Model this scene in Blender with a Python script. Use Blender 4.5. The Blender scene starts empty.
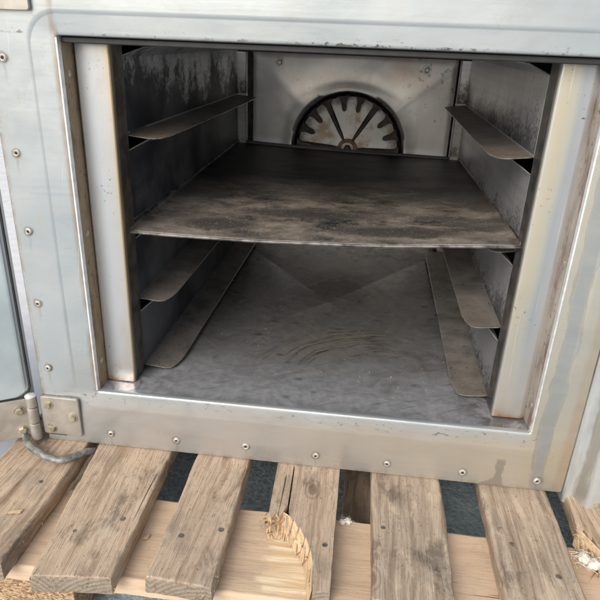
import bpy, bmesh, math, random
from mathutils import Vector, Matrix, noise as mnoise
from mathutils.geometry import tessellate_polygon
random.seed(7)
S = bpy.context.scene
COL = S.collection

# ------------------------------------------------------------------ camera, sky, sun, exposure
cam = bpy.data.objects.new('camera', bpy.data.cameras.new('camera'))
COL.objects.link(cam)
def cam_matrix(loc, yaw, pitch, roll):
    cy, sy, cp, sp = math.cos(yaw), math.sin(yaw), math.cos(pitch), math.sin(pitch)
    f = Vector((-sy*cp, cy*cp, -sp)); r = Vector((cy, sy, 0)); u = r.cross(f)
    cr, sr = math.cos(roll), math.sin(roll)
    r2 = r*cr + u*sr; u2 = u*cr - r*sr
    m = Matrix((r2, u2, -f)).transposed().to_4x4()
    m.translation = loc
    return m
cam.matrix_world = cam_matrix(Vector((.2942, -.5719, .3913)), .1002, .4140, .0400)
cam.data.sensor_width = 36; cam.data.lens = 36*593.5/600
cam.data.clip_start = .01; cam.data.clip_end = 500
S.camera = cam

SUN_EL, SUN_AZ = math.radians(33), math.radians(-20)      # azimuth from straight in front of the oven, towards its left
w = bpy.data.worlds.new('World'); S.world = w; w.use_nodes = True
wn = w.node_tree.nodes
sky = wn.new('ShaderNodeTexSky'); sky.sky_type = 'NISHITA'; sky.sun_disc = False
sky.sun_elevation = SUN_EL; sky.sun_rotation = math.pi + SUN_AZ*-1
sky.dust_density = 3.0; sky.air_density = 1.0; sky.ozone_density = 1.0
bg = wn['Background']; bg.inputs['Strength'].default_value = .15
hs = wn.new('ShaderNodeHueSaturation'); hs.inputs['Saturation'].default_value = .72      # thin white cloud
w.node_tree.links.new(sky.outputs[0], hs.inputs['Color']); w.node_tree.links.new(hs.outputs[0], bg.inputs['Color'])
sd = bpy.data.lights.new('sun', 'SUN'); sd.energy = 2.0; sd.angle = math.radians(34); sd.color = (1, .96, .90)
sun = bpy.data.objects.new('sun', sd); COL.objects.link(sun)
d = Vector((math.sin(SUN_AZ)*math.cos(SUN_EL), -math.cos(SUN_AZ)*math.cos(SUN_EL), math.sin(SUN_EL)))
sun.rotation_euler = d.to_track_quat('Z', 'Y').to_euler(); sun.location = d*5
S.view_settings.view_transform = 'Standard'; S.view_settings.look = 'None'
S.view_settings.exposure = .16; S.view_settings.gamma = 1
S.render.engine = 'CYCLES'

# ------------------------------------------------------------------ helpers
class MB:
    def __init__(s): s.v = []; s.f = []
    def add(s, vs, fs):
        b = len(s.v); s.v += [tuple(v) for v in vs]; s.f += [tuple(b+i for i in f) for f in fs]; return s
    def box(s, x0, x1, y0, y1, z0, z1):
        v = [(x, y, z) for z in (z0, z1) for y in (y0, y1) for x in (x0, x1)]
        return s.add(v, [(0,2,3,1),(4,5,7,6),(0,1,5,4),(2,6,7,3),(0,4,6,2),(1,3,7,5)])
    def grid(s, rows, close=False):
        n = len(rows[0]); vs = [p for r in rows for p in r]; fs = []
        for i in range(len(rows)-1):
            for j in range(n if close else n-1):
                k = (j+1) % n
                fs.append((i*n+j, i*n+k, (i+1)*n+k, (i+1)*n+j))
        return s.add(vs, fs)
    def tube(s, pts, r, n=10, caps=True):
        pts = [Vector(p) for p in pts]; rows = []; up = Vector((0, 0, 1))
        rr = r if isinstance(r, (list, tuple)) else [r]*len(pts)
        for i, p in enumerate(pts):
            t = (pts[min(i+1, len(pts)-1)] - pts[max(i-1, 0)]).normalized()
            a = t.cross(up)
            if a.length < .05: a = t.cross(Vector((1, 0, 0)))
            a.normalize(); b = a.cross(t)
            rows.append([p + (a*math.cos(q) + b*math.sin(q))*rr[i] for q in [2*math.pi*k/n for k in range(n)]])
        b0 = len(s.v); s.grid(rows, True)
        if caps:
            s.f.append(tuple(b0+k for k in range(n))); m = b0+(len(rows)-1)*n
            s.f.append(tuple(m+k for k in reversed(range(n))))
        return s
    def lathe(s, prof, axis='y', n=24, c=(0, 0, 0)):
        rows = []
        for r, h in prof:
            row = []
            for k in range(n):
                a = 2*math.pi*k/n; p, q = r*math.cos(a), r*math.sin(a)
                row.append({'y': (c[0]+p, c[1]+h, c[2]+q), 'z': (c[0]+p, c[1]+q, c[2]+h)}[axis])
            rows.append(row)
        s.grid(rows, True); return s
    def prism(s, poly, z0, z1):
        n = len(poly); v = [(x, y, z0) for x, y in poly]+[(x, y, z1) for x, y in poly]
        return s.add(v, [tuple(reversed(range(n))), tuple(range(n, 2*n))]+[(i, (i+1) % n, n+(i+1) % n, n+i) for i in range(n)])

def wpos(o):
    p = Vector((0, 0, 0))
    while o: p += o.location; o = o.parent
    return p
def obj(name, mb, mat, parent=None, solid=0, off=0, bevel=0, smooth=40, at=None, segs=2, rim=None):
    me = bpy.data.meshes.new(name)
    o = bpy.data.objects.new(name, me); COL.objects.link(o)
    base = wpos(parent) if parent else Vector((0, 0, 0))
    if parent: o.parent = parent
    if at is not None:                      # the mesh is written round its own origin
        o.location = Vector(at) - base; sh = Vector((0, 0, 0))
    else: sh = base                         # the mesh is written in world coordinates
    me.from_pydata([tuple(Vector(v)-sh) for v in mb.v], [], mb.f)
    bm = bmesh.new(); bm.from_mesh(me)
    bmesh.ops.remove_doubles(bm, verts=bm.verts, dist=1e-6)
    bmesh.ops.recalc_face_normals(bm, faces=bm.faces)
    bm.to_mesh(me); bm.free()
    me.materials.append(mat)
    for p in me.polygons: p.use_smooth = True
    if smooth: me.set_sharp_from_angle(angle=math.radians(smooth))
    if solid:
        m = o.modifiers.new('solid', 'SOLIDIFY'); m.thickness = solid; m.offset = off
        if rim: me.materials.append(rim); m.material_offset_rim = 1
    if bevel:
        m = o.modifiers.new('bevel', 'BEVEL'); m.width = bevel; m.segments = segs; m.limit_method = 'ANGLE'; m.angle_limit = math.radians(35)
    if smooth > 15 and smooth < 70:
        m = o.modifiers.new('flat_faces', 'WEIGHTED_NORMAL'); m.keep_sharp = True; m.weight = 90
    return o
def copy_part(o, parent, at):
    c = o.copy(); COL.objects.link(c); c.parent = parent; c.location = Vector(at) - wpos(parent); return c
def thing(name, label, cat, loc, group=None):
    o = bpy.data.objects.new(name, None); COL.objects.link(o); o.location = loc; o.empty_display_size = .05
    return tag(o, label, cat, group)
def tag(o, label, cat, group=None, kind=None):
    o['label'] = label; o['category'] = cat
    if group: o['group'] = group
    if kind: o['kind'] = kind
    return o

# ------------------------------------------------------------------ materials
class G:
    def __init__(s, name):
        s.m = bpy.data.materials.new(name); s.m.use_nodes = True; s.t = s.m.node_tree
        s.b = s.t.nodes['Principled BSDF']; s.k = 0
    def put(s, sock, v):
        if isinstance(v, bpy.types.NodeSocket): s.t.links.new(v, sock)
        elif isinstance(v, (tuple, list)) and len(v) == 3 and sock.type == 'RGBA': sock.default_value = (*v, 1)
        else: sock.default_value = v
    def n(s, typ, ins=None, **props):
        nd = s.t.nodes.new(typ); s.k += 1; nd.location = (-200*s.k % 4000, 0)
        for a, b in props.items(): setattr(nd, a, b)
        for a, b in (ins or {}).items(): s.put(nd.inputs[a], b)
        return nd
    def pos(s): return s.n('ShaderNodeNewGeometry').outputs['Position']
    def ocoord(s):
        tc = s.n('ShaderNodeTexCoord').outputs['Object']; r = s.n('ShaderNodeObjectInfo').outputs['Random']
        c = s.n('ShaderNodeCombineXYZ', {0: s.math('MULTIPLY', r, 17.3), 1: s.math('MULTIPLY', r, 41.7), 2: s.math('MULTIPLY', r, 7.9)}).outputs[0]
        return s.n('ShaderNodeVectorMath', {0: tc, 1: c}, operation='ADD').outputs[0]
    def xyz(s, v): return s.n('ShaderNodeSeparateXYZ', {0: v}).outputs
    def scale(s, v, sc): return s.n('ShaderNodeVectorMath', {0: v, 1: sc}, operation='MULTIPLY').outputs[0]
    def noise(s, v, sc=5, det=4, rough=.55, dist=0):
        return s.n('ShaderNodeTexNoise', {'Vector': v, 'Scale': sc, 'Detail': det, 'Roughness': rough, 'Distortion': dist}).outputs['Fac']
    def vor(s, v, sc, feat='F1'):
        return s.n('ShaderNodeTexVoronoi', {'Vector': v, 'Scale': sc}, feature=feat).outputs['Distance']
    def math(s, op, a, b=0, c=0, clamp=False):
        nd = s.n('ShaderNodeMath', operation=op, use_clamp=clamp)
        for i, q in enumerate((a, b, c)): s.put(nd.inputs[i], q)
        return nd.outputs[0]
    def step(s, v, a, b):      # smoothstep, may run downwards
        lo, hi, t0, t1 = (a, b, 0., 1.) if a < b else (b, a, 1., 0.)
        return s.n('ShaderNodeMapRange', {'Value': v, 'From Min': lo, 'From Max': hi, 'To Min': t0, 'To Max': t1}, interpolation_type='SMOOTHSTEP').outputs[0]
    def mul(s, *a):
        r = a[0]
        for q in a[1:]: r = s.math('MULTIPLY', r, q)
        return r
    def mx(s, *a):
        r = a[0]
        for q in a[1:]: r = s.math('MAXIMUM', r, q)
        return r
    def mix(s, f, a, b):
        nd = s.n('ShaderNodeMix', data_type='RGBA'); s.put(nd.inputs[0], f); s.put(nd.inputs[6], a); s.put(nd.inputs[7], b); return nd.outputs[2]
    def fmix(s, f, a, b):
        nd = s.n('ShaderNodeMix', data_type='FLOAT'); s.put(nd.inputs[0], f); s.put(nd.inputs[2], a); s.put(nd.inputs[3], b); return nd.outputs[0]
    def ramp(s, v, stops):
        nd = s.n('ShaderNodeValToRGB', {0: v}); e = nd.color_ramp.elements
        while len(e) < len(stops): e.new(.5)
        for q, (p, c) in zip(e, stops): q.position = p; q.color = (*c, 1)
        return nd.outputs[0]
    def bump(s, h, strength=.3, dist=.002):
        s.t.links.new(s.n('ShaderNodeBump', {'Height': h, 'Strength': strength, 'Distance': dist}).outputs[0], s.b.inputs['Normal'])
    def out(s, col, rough, metal=0., spec=.5):
        s.put(s.b.inputs['Base Color'], col); s.put(s.b.inputs['Roughness'], rough); s.put(s.b.inputs['Metallic'], metal)
        s.b.inputs['Specular IOR Level'].default_value = spec
        return s.m

def simple(name, col, rough=.5, metal=0., var=.25, sc=60):
    g = G(name); v = g.ocoord(); n = g.noise(v, sc, 5)
    c = g.mix(g.step(n, .3, .7), tuple(q*(1-var) for q in col), tuple(min(1, q*(1+var)) for q in col))
    g.bump(n, .15, .001)
    return g.out(c, rough, metal)

RIVETS = [(-.054, .365), (-.055, .276), (-.055, .194), (-.057, .110), (-.057, .027), (.012, -.058), (.094, -.058), (.179, -.056), (.263, -.059), (.347, -.060), (.434, -.061), (.518, -.062)]
def frame_steel():
    g = G('front_steel'); P = g.pos(); X, Y, Z = g.xyz(P)
    big = g.noise(P, 7, 4); fine = g.noise(P, 90, 5)
    streak = g.noise(g.scale(P, (38, 38, 2.2)), 1, 4, .6)
    hstreak = g.noise(g.scale(P, (2.0, 2, 70)), 1, 4, .6)
    c = g.mix(g.step(big, .35, .65), (.36, .405, .425), (.43, .465, .475))
    c = g.mix(g.mul(g.step(streak, .45, .75), .5), c, (.42, .435, .43))
    # warm, dusty lower rail, warmer towards the right
    zz = g.math('ADD', Z, g.math('MULTIPLY', g.math('SUBTRACT', g.noise(P, 14, 4), .5), .03))
    low = g.mul(g.step(zz, .004, -.02), g.step(X, -.15, .12))
    warm = g.mix(g.step(X, .1, .5), (.44, .42, .40), (.47, .425, .35))
    warm = g.mix(g.mul(g.step(hstreak, .4, .7), .4), warm, (.40, .375, .35))
    c = g.mix(g.mul(low, .95), c, warm)
    # right upright: ragged tide marks of tan on grey
    xr = g.math('ADD', X, g.math('MULTIPLY', g.math('SUBTRACT', g.noise(g.scale(P, (60, 60, 14)), 1, 5, .6), .5), .018))
    band = g.mul(g.step(xr, .507, .512), g.step(xr, .526, .522))
    right = g.step(X, .49, .503)
    c = g.mix(g.mul(right, .7), c, (.45, .415, .325))
    c = g.mix(g.mul(band, .75, right), c, (.285, .31, .325))
    edge = g.mul(band, g.mx(g.step(xr, .5105, .508), g.step(xr, .523, .5255)))
    c = g.mix(g.mul(edge, .95, right), c, (.17, .12, .075))
    c = g.mix(g.mul(g.step(xr, .535, .541), .65), c, (.40, .32, .24))
    # drip mark low on the right
    dx = g.math('ABSOLUTE', g.math('SUBTRACT', g.math('ADD', X, g.math('MULTIPLY', g.math('SUBTRACT', g.noise(P, 70, 5, .7), .5), .012)), .474))
    wd = g.math('ADD', .0045, g.mul(g.step(Z, -.062, -.076), g.fmix(g.step(X, .47, .48), .016, .004)))
    drip = g.mul(g.step(g.math('SUBTRACT', dx, wd), .0012, -.0012), g.step(Z, -.036, -.04))
    c = g.mix(g.mul(drip, .65), c, (.23, .21, .18))
    # grime line along the edge of the opening and specks
    top = g.mul(g.step(Z, .386, .388), g.step(Z, .396, .388))
    sp = g.step(g.math('ADD', g.noise(g.scale(P, (150, 150, 200)), 1, 4, .7), g.mul(g.step(Z, .3905, .3875), .10)), .60, .66)
    c = g.mix(g.mul(top, sp, .85, g.mx(g.step(g.noise(P, 16, 2), .45, .6), g.mul(g.step(X, .2, .25), g.step(X, .42, .36)))), c, (.10, .06, .04))
    sill = g.mul(g.step(Z, -.002, -.005), g.step(Z, -.022, -.009))
    c = g.mix(g.mul(sill, g.step(g.noise(g.scale(P, (110, 110, 200)), 1, 3, .7), .58, .64), .8, g.step(g.noise(P, 12, 2), .42, .56)), c, (.13, .07, .05))
    dots = g.mul(g.step(g.vor(P, 34), .055, .03), g.step(g.noise(P, 9, 2), .50, .60))
    c = g.mix(g.mul(dots, .85), c, (.12, .08, .055))
    run = g.mul(g.step(g.noise(g.scale(P, (130, 130, 5)), 1, 2), .68, .74), g.step(g.noise(P, 11, 2), .5, .62))
    c = g.mix(g.mul(run, .5), c, (.42, .34, .24))
    # tan rust halo hugging the left edge of the opening
    le = g.mul(g.step(X, -.008, -.002), g.step(X, .004, .0), g.step(Z, -.004, .004))
    c = g.mix(g.mul(le, g.step(g.noise(g.scale(P, (45, 45, 16)), 1, 5), .32, .56), .75), c, (.27, .18, .115))
    # dirt rings and short runs round the rivets
    ring = None; rn = g.mul(g.math('SUBTRACT', g.noise(P, 120, 4), .5), .006)
    for rx, rz in RIVETS:
        ax = g.math('SUBTRACT', X, rx); az = g.math('SUBTRACT', Z, rz)
        dd = g.math('SQRT', g.math('ADD', g.mul(ax, ax), g.mul(az, az)))
        q = g.mx(g.step(g.math('ADD', dd, rn), .0068, .0044), g.mul(g.step(g.math('ABSOLUTE', g.math('ADD', ax, rn)), .0022, .0005), g.step(az, .001, -.002), g.step(az, -.03, -.006), .45))
        ring = q if ring is None else g.mx(ring, q)
    c = g.mix(g.mul(ring, .6), c, (.21, .165, .12))
    # hairline scratches, wiped smears and fine pitting
    for an, th in ((.35, .70), (-.9, .71), (1.45, .70)):
        sv = g.scale(g.n('ShaderNodeVectorRotate', {'Vector': P, 'Angle': an}, rotation_type='Y_AXIS').outputs[0], (9, 9, 520))
        c = g.mix(g.mul(g.step(g.noise(sv, 1, 2, .5), th, th+.05), .25), c, (.68, .69, .69) if an > 0 else (.30, .28, .26))
    smear = g.noise(g.scale(P, (9, 9, 26)), 1, 6, .68, 1.2)
    c = g.mix(g.mul(g.step(smear, .50, .70), .40), c, (.36, .355, .335))
    c = g.mix(g.mul(g.step(g.noise(P, 420, 2, .6), .64, .70), .15), c, (.30, .27, .24))
    # brown creep along the outer edges and above the opening
    rim_ = g.mx(g.step(X, -.064, -.0695), g.step(Z, -.068, -.0755))
    c = g.mix(g.mul(rim_, g.step(g.noise(P, 55, 5, .65), .42, .60), .55), c, (.30, .22, .15))
    h = g.math('ADD', g.mul(g.noise(P, 5, 2), 1.0), g.mul(fine, .03))
    g.bump(g.math('ADD', h, g.mul(hstreak, .04)), .35, .012)
    return g.out(c, g.fmix(g.step(smear, .35, .65), .27, .46), .55)

def post_steel(name, right):
    g = G(name); P = g.pos(); X, Y, Z = g.xyz(P)
    streak = g.noise(g.scale(P, (90, 90, 3)), 1, 4, .6); n = g.noise(P, 60, 5)
    if right:   # yellowish, blue-grey and pale bands run up the face
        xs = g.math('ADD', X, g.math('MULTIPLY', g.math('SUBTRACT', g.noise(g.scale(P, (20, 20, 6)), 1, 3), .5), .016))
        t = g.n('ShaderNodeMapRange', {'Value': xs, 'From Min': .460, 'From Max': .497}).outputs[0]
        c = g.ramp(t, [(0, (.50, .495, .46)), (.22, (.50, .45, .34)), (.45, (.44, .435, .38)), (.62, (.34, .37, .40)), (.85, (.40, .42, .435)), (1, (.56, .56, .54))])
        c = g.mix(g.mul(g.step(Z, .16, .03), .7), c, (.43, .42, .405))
    else:
        t = g.n('ShaderNodeMapRange', {'Value': X, 'From Min': .0, 'From Max': .037}).outputs[0]
        c = g.ramp(t, [(0, (.52, .485, .41)), (.2, (.44, .46, .475)), (.6, (.455, .485, .51)), (.9, (.45, .445, .43)), (1, (.50, .38, .22))])
    c = g.mix(g.mul(g.step(streak, .45, .75), .4), c, (.44, .43, .41))
    c = g.mix(g.mul(g.step(g.noise(g.scale(P, (26, 26, 9)), 1, 6, .68, .8), .52, .68), .4), c, (.40, .37, .32))
    sv = g.scale(P, (520, 520, 6)); c = g.mix(g.mul(g.step(g.noise(sv, 1, 2), .66, .72), .35), c, (.78, .77, .74))
    pit = g.mul(g.step(g.noise(P, 260, 3, .6), .64, .70), g.step(g.noise(g.scale(P, (30, 30, 14)), 1, 3), .5, .62))
    c = g.mix(g.mul(pit, .85), c, (.12, .065, .035))
    zz = g.math('ADD', Z, g.math('MULTIPLY', g.math('SUBTRACT', g.noise(P, 70, 5), .5), .03))
    rust = g.mul(g.step(zz, .010, .0), g.step(g.noise(P, 50, 4), .35, .55))
    c = g.mix(g.mul(rust, .9), c, g.mix(g.step(n, .4, .6), (.22, .08, .03), (.50, .25, .11)))
    c = g.mix(g.mul(g.step(zz, .035, .005), .3), c, (.36, .27, .19))
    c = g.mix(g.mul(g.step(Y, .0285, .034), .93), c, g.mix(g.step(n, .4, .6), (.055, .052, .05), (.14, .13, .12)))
    g.bump(g.math('ADD', g.mul(g.noise(P, 12, 2), 1.), g.mul(n, .04)), .25, .006)
    return g.out(c, .33, .55)

def jamb_steel():
    g = G('jamb_steel'); P = g.pos(); X, Y, Z = g.xyz(P)
    n = g.noise(g.scale(P, (60, 60, 18)), 1, 5, .65)
    left = g.ramp(n, [(.3, (.17, .12, .07)), (.5, (.36, .265, .165)), (.7, (.26, .195, .125))])
    rt = g.ramp(n, [(.3, (.20, .12, .10)), (.5, (.40, .35, .31)), (.7, (.50, .47, .42))])
    c = g.mix(g.step(X, .2, .3), left, rt)
    c = g.mix(g.mul(g.step(g.noise(P, 130, 4), .58, .68), .6), c, (.11, .075, .05))
    g.bump(n, .3, .002)
    return g.out(c, .55, .3)

def inner_steel(name, soot, side):
    # dark heat-stained stainless inside the cavity
    g = G(name); P = g.pos(); X, Y, Z = g.xyz(P)
    big = g.noise(P, 9, 4); fine = g.noise(P, 120, 5); br = g.noise(g.scale(P, (3, 3, 160)), 1, 4)
    c = g.mix(g.step(big, .35, .65), (.50, .515, .54), (.66, .66, .66))
    c = g.mix(g.mul(g.step(br, .4, .7), .3), c, (.33, .33, .34))
    # soot smoked up from each rail in speckled plumes
    lift = g.math('FRACT', g.math('DIVIDE', g.math('ADD', Z, -.003), .0965))
    pl = g.noise(g.scale(P, (1, 15, 3)), 1, 2, .4)
    spk = g.math('SUBTRACT', g.noise(P, 210, 5, .75), .5)
    up = g.math('ADD', g.mul(g.math('SUBTRACT', pl, .45), 1.1), .34)
    up = g.math('ADD', up, g.mul(g.step(Y, .30, .08), .22))
    up = g.math('ADD', up, g.mul(g.math('SUBTRACT', g.noise(P, 46, 4, .6), .5), 1.2))
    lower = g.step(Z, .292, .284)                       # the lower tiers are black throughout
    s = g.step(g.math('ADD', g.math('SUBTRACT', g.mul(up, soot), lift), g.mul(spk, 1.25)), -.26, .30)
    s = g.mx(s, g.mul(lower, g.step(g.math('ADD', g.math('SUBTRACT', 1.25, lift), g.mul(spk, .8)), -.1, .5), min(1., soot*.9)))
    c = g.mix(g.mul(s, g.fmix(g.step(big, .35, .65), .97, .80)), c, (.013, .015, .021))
    c = g.mix(g.mul(g.step(g.noise(P, 340, 2), .62, .68), g.step(big, .45, .6), .7), c, (.03, .03, .033))
    g.bump(g.math('ADD', g.noise(P, 14, 2), g.mul(fine, .05)), .25, .006)
    return g.out(c, g.fmix(s, .34, .52), g.fmix(s, .6, .3))

def rail_steel():
    g = G('rail_steel'); P = g.pos(); X, Y, Z = g.xyz(P)
    n = g.noise(P, 30, 5, .6); f = g.noise(P, 200, 4)
    c = g.ramp(n, [(.3, (.15, .142, .135)), (.5, (.27, .25, .232)), (.7, (.36, .335, .31))])
    tan = g.mul(g.step(g.math('ADD', Y, g.mul(g.math('SUBTRACT', n, .5), .2)), .22, .06), .75)
    c = g.mix(g.mul(tan, g.fmix(g.step(Z, .2, .28), .45, 1.)), c, g.mix(g.step(f, .35, .65), (.22, .165, .115), (.38, .30, .215)))
    c = g.mix(g.mul(g.step(f, .6, .68), .7), c, (.06, .045, .04))
    g.bump(f, .25, .001)
    return g.out(c, .42, .45)

def floor_steel():
    g = G('floor_steel'); P = g.pos(); X, Y, Z = g.xyz(P)
    n = g.noise(P, 9, 6, .62); f = g.noise(P, 90, 6, .7); m = g.noise(P, 17, 7, .68, 1.1)
    c = g.ramp(g.math('ADD', g.mul(n, .6), g.mul(f, .4)), [(.36, (.24, .243, .25)), (.5, (.37, .375, .385)), (.64, (.48, .48, .49))])
    c = g.mix(g.mul(g.step(m, .52, .68), .6), c, (.12, .105, .095))
    c = g.mix(g.mul(g.step(g.math('ADD', Y, g.mul(g.math('SUBTRACT', n, .5), .3)), .04, .26), .72), c, g.mix(g.step(f, .35, .65), (.10, .092, .085), (.17, .158, .148)))      # darker, warmer tone towards the back
    # front strip coloured brighter, standing in for daylight at the opening
    fr = g.step(g.math('ADD', Y, g.mul(g.math('SUBTRACT', m, .5), .16)), .15, .02)
    c = g.mix(g.mul(fr, .75), c, g.mix(g.step(f, .3, .7), (.40, .41, .43), (.64, .65, .67)))
    br = g.mul(g.step(g.noise(g.scale(P, (12, 20, 1)), 1, 5, .6), .55, .68), g.step(Y, .2, .05))
    c = g.mix(g.mul(br, .35), c, (.20, .15, .115))
    # wiped arcs with burnt grease
    d = g.math('SQRT', g.math('ADD', g.math('POWER', g.math('SUBTRACT', X, .345), 2), g.math('POWER', g.math('SUBTRACT', Y, .075), 2)))
    dn = g.math('ADD', d, g.mul(g.math('SUBTRACT', g.noise(P, 16, 2), .5), .02))
    arcs = g.step(g.math('ABSOLUTE', g.math('SUBTRACT', g.noise(g.n('ShaderNodeCombineXYZ', {0: g.math('MULTIPLY', dn, 95), 1: g.math('MULTIPLY', X, 6)}).outputs[0], 1, 3, .6), .5)), .045, .008)
    reg = g.mul(g.step(d, .06, .10), g.step(d, .21, .15), g.step(Y, .08, .15), g.step(X, .40, .30), g.step(g.noise(P, 14, 4), .30, .55))
    c = g.mix(g.mul(reg, .5), c, (.33, .285, .235))
    c = g.mix(g.mul(reg, arcs, .75), c, (.04, .03, .028))
    scr = g.step(g.noise(g.n('ShaderNodeVectorRotate', {'Vector': g.scale(P, (1, 1, 1)), 'Angle': .6}, rotation_type='Z_AXIS').outputs[0], 1, 1), 0, 1)
    sv = g.scale(g.n('ShaderNodeVectorRotate', {'Vector': P, 'Angle': .7}, rotation_type='Z_AXIS').outputs[0], (16, 420, 1))
    scr = g.step(g.noise(sv, 1, 2), .63, .70)
    c = g.mix(g.mul(scr, .4), c, (.52, .52, .52))
    sv2 = g.scale(g.n('ShaderNodeVectorRotate', {'Vector': P, 'Angle': -.5}, rotation_type='Z_AXIS').outputs[0], (11, 330, 1))
    c = g.mix(g.mul(g.step(g.noise(sv2, 1, 2), .62, .69), .5), c, (.07, .064, .06))
    eg = g.mx(g.step(X, .085, .04), g.step(X, .41, .465), g.mul(g.step(Y, .025, .008), .4))
    c = g.mix(g.mul(eg, g.step(m, .42, .58), .7), c, (.055, .048, .042))
    sp = g.step(g.vor(P, 130), .12, .06)
    c = g.mix(g.mul(sp, g.step(g.noise(P, 18, 2), .5, .6), g.step(Y, .3, .08), .8), c, (.6, .57, .52))
    dk = g.mul(g.step(g.vor(g.scale(P, (1, 1.6, 1)), 26), .22, .12), g.step(g.noise(P, 22, 3), .48, .6))
    c = g.mix(g.mul(dk, .5), c, (.03, .028, .028))
    g.bump(g.math('ADD', g.mul(f, .05), g.noise(P, 5, 2)), .10, .006)
    return g.out(c, g.fmix(g.step(m, .4, .65), .20, .36), .5)

def tray_steel():
    g = G('tray_carbon'); P = g.pos(); X, Y, Z = g.xyz(P)
    n = g.noise(g.scale(P, (7, 14, 7)), 1, 6, .65, .6); f = g.noise(P, 120, 6, .75); m = g.noise(g.scale(P, (13, 19, 13)), 1, 7, .70)
    black = g.mix(g.step(n, .4, .62), (.013, .013, .016), (.06, .056, .055))
    tan = g.mix(g.step(f, .3, .7), (.175, .15, .125), (.42, .36, .29))
    yy = g.math('ADD', Y, g.mul(g.math('SUBTRACT', m, .5), .22))
    k = g.step(yy, .40, .12)
    tl = g.mul(g.step(g.math('ADD', m, g.mul(g.math('SUBTRACT', f, .5), .45)), .66, .38), k)
    k2 = g.mul(g.step(yy, .36, .2), .28, g.step(n, .4, .55))
    c = g.mix(g.mx(g.mul(tl, .9), k2), black, tan)
    for ex, ey, ax, ay in ((.125, .092, .050, .024), (.335, .088, .078, .020), (.23, .150, .09, .022)):     # thick burnt patches
        ux = g.math('DIVIDE', g.math('SUBTRACT', X, ex), ax); uy = g.math('DIVIDE', g.math('SUBTRACT', Y, ey), ay)
        e = g.math('ADD', g.math('SQRT', g.math('ADD', g.mul(ux, ux), g.mul(uy, uy))), g.mul(g.math('SUBTRACT', m, .5), 2.6))
        c = g.mix(g.mul(g.step(g.math('ADD', e, g.mul(g.math('SUBTRACT', f, .5), .9)), 1.25, .45), .80), c, (.030, .027, .027))
    c = g.mix(g.mul(g.step(g.noise(P, 420, 2), .66, .70), g.step(Y, .5, .1), .8), c, (.5, .46, .40))
    ed = g.step(Y, .053, .049)
    c = g.mix(g.mul(ed, .6, g.step(f, .4, .6)), c, (.20, .19, .18))
    g.bump(g.math('ADD', f, g.mul(m, .6)), .5, .0015)
    return g.out(c, g.fmix(k, .42, .65), g.fmix(k, .3, .15))

def baffle_steel():
    g = G('baffle_steel'); P = g.pos(); X, Y, Z = g.xyz(P)
    n = g.noise(P, 8, 4); f = g.noise(P, 90, 5); v = g.noise(g.scale(P, (40, 40, 3)), 1, 4)
    c = g.mix(g.step(n, .35, .65), (.78, .80, .825), (.92, .92, .905))
    c = g.mix(g.mul(g.step(v, .5, .7), .3), c, (.55, .54, .54))
    sw = g.noise(g.scale(g.n('ShaderNodeVectorRotate', {'Vector': P, 'Angle': .6}, rotation_type='Y_AXIS').outputs[0], (5, 5, 16)), 1, 4, .6, .6)
    c = g.mix(g.mul(g.step(sw, .52, .70), .5), c, (.52, .53, .55))  # diagonal sweeps put into the colour, imitating sheen on the steel
    c = g.mix(g.mul(g.step(f, .58, .68), g.step(n, .45, .6), .6), c, (.20, .18, .17))
    pink = g.mul(g.step(g.math('ABSOLUTE', g.math('SUBTRACT', X, .35)), .05, .0), g.step(Z, .30, .34), .5)
    c = g.mix(pink, c, (.66, .50, .44))
    d = g.math('SQRT', g.math('ADD', g.math('POWER', g.math('SUBTRACT', X, .254), 2), g.math('POWER', g.math('SUBTRACT', Z, .19), 2)))
    dn = g.math('ADD', d, g.mul(g.math('SUBTRACT', f, .5), .01))
    c = g.mix(g.mx(g.mul(g.step(dn, .117, .109), .92), g.mul(g.step(dn, .148, .108), .60)), c, (.03, .028, .03))     # burnt ring round the fan hole
    g.bump(g.math('ADD', g.noise(P, 10, 2), g.mul(f, .03)), .25, .008)
    return g.out(c, .30, .42)

def fan_steel():
    g = G('fan_steel'); P = g.pos(); X, Y, Z = g.xyz(P)
    n = g.noise(P, 24, 5); f = g.noise(P, 110, 4)
    c = g.mix(g.step(n, .48, .62), (.56, .57, .58), (.36, .29, .22))
    c = g.mix(g.mul(g.step(f, .60, .70), .4), c, (.16, .12, .09))
    d = g.math('SQRT', g.math('ADD', g.math('POWER', g.math('SUBTRACT', X, .254), 2), g.math('POWER', g.math('SUBTRACT', Z, .19), 2)))
    dn = g.math('ADD', d, g.mul(g.math('SUBTRACT', g.noise(P, 60, 4, .6), .5), .05))
    c = g.mix(g.mul(g.step(dn, .076, .106), .85), c, (.055, .05, .05))      # burnt-on grease round the rim
    return g.out(c, .45, .35)

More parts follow.
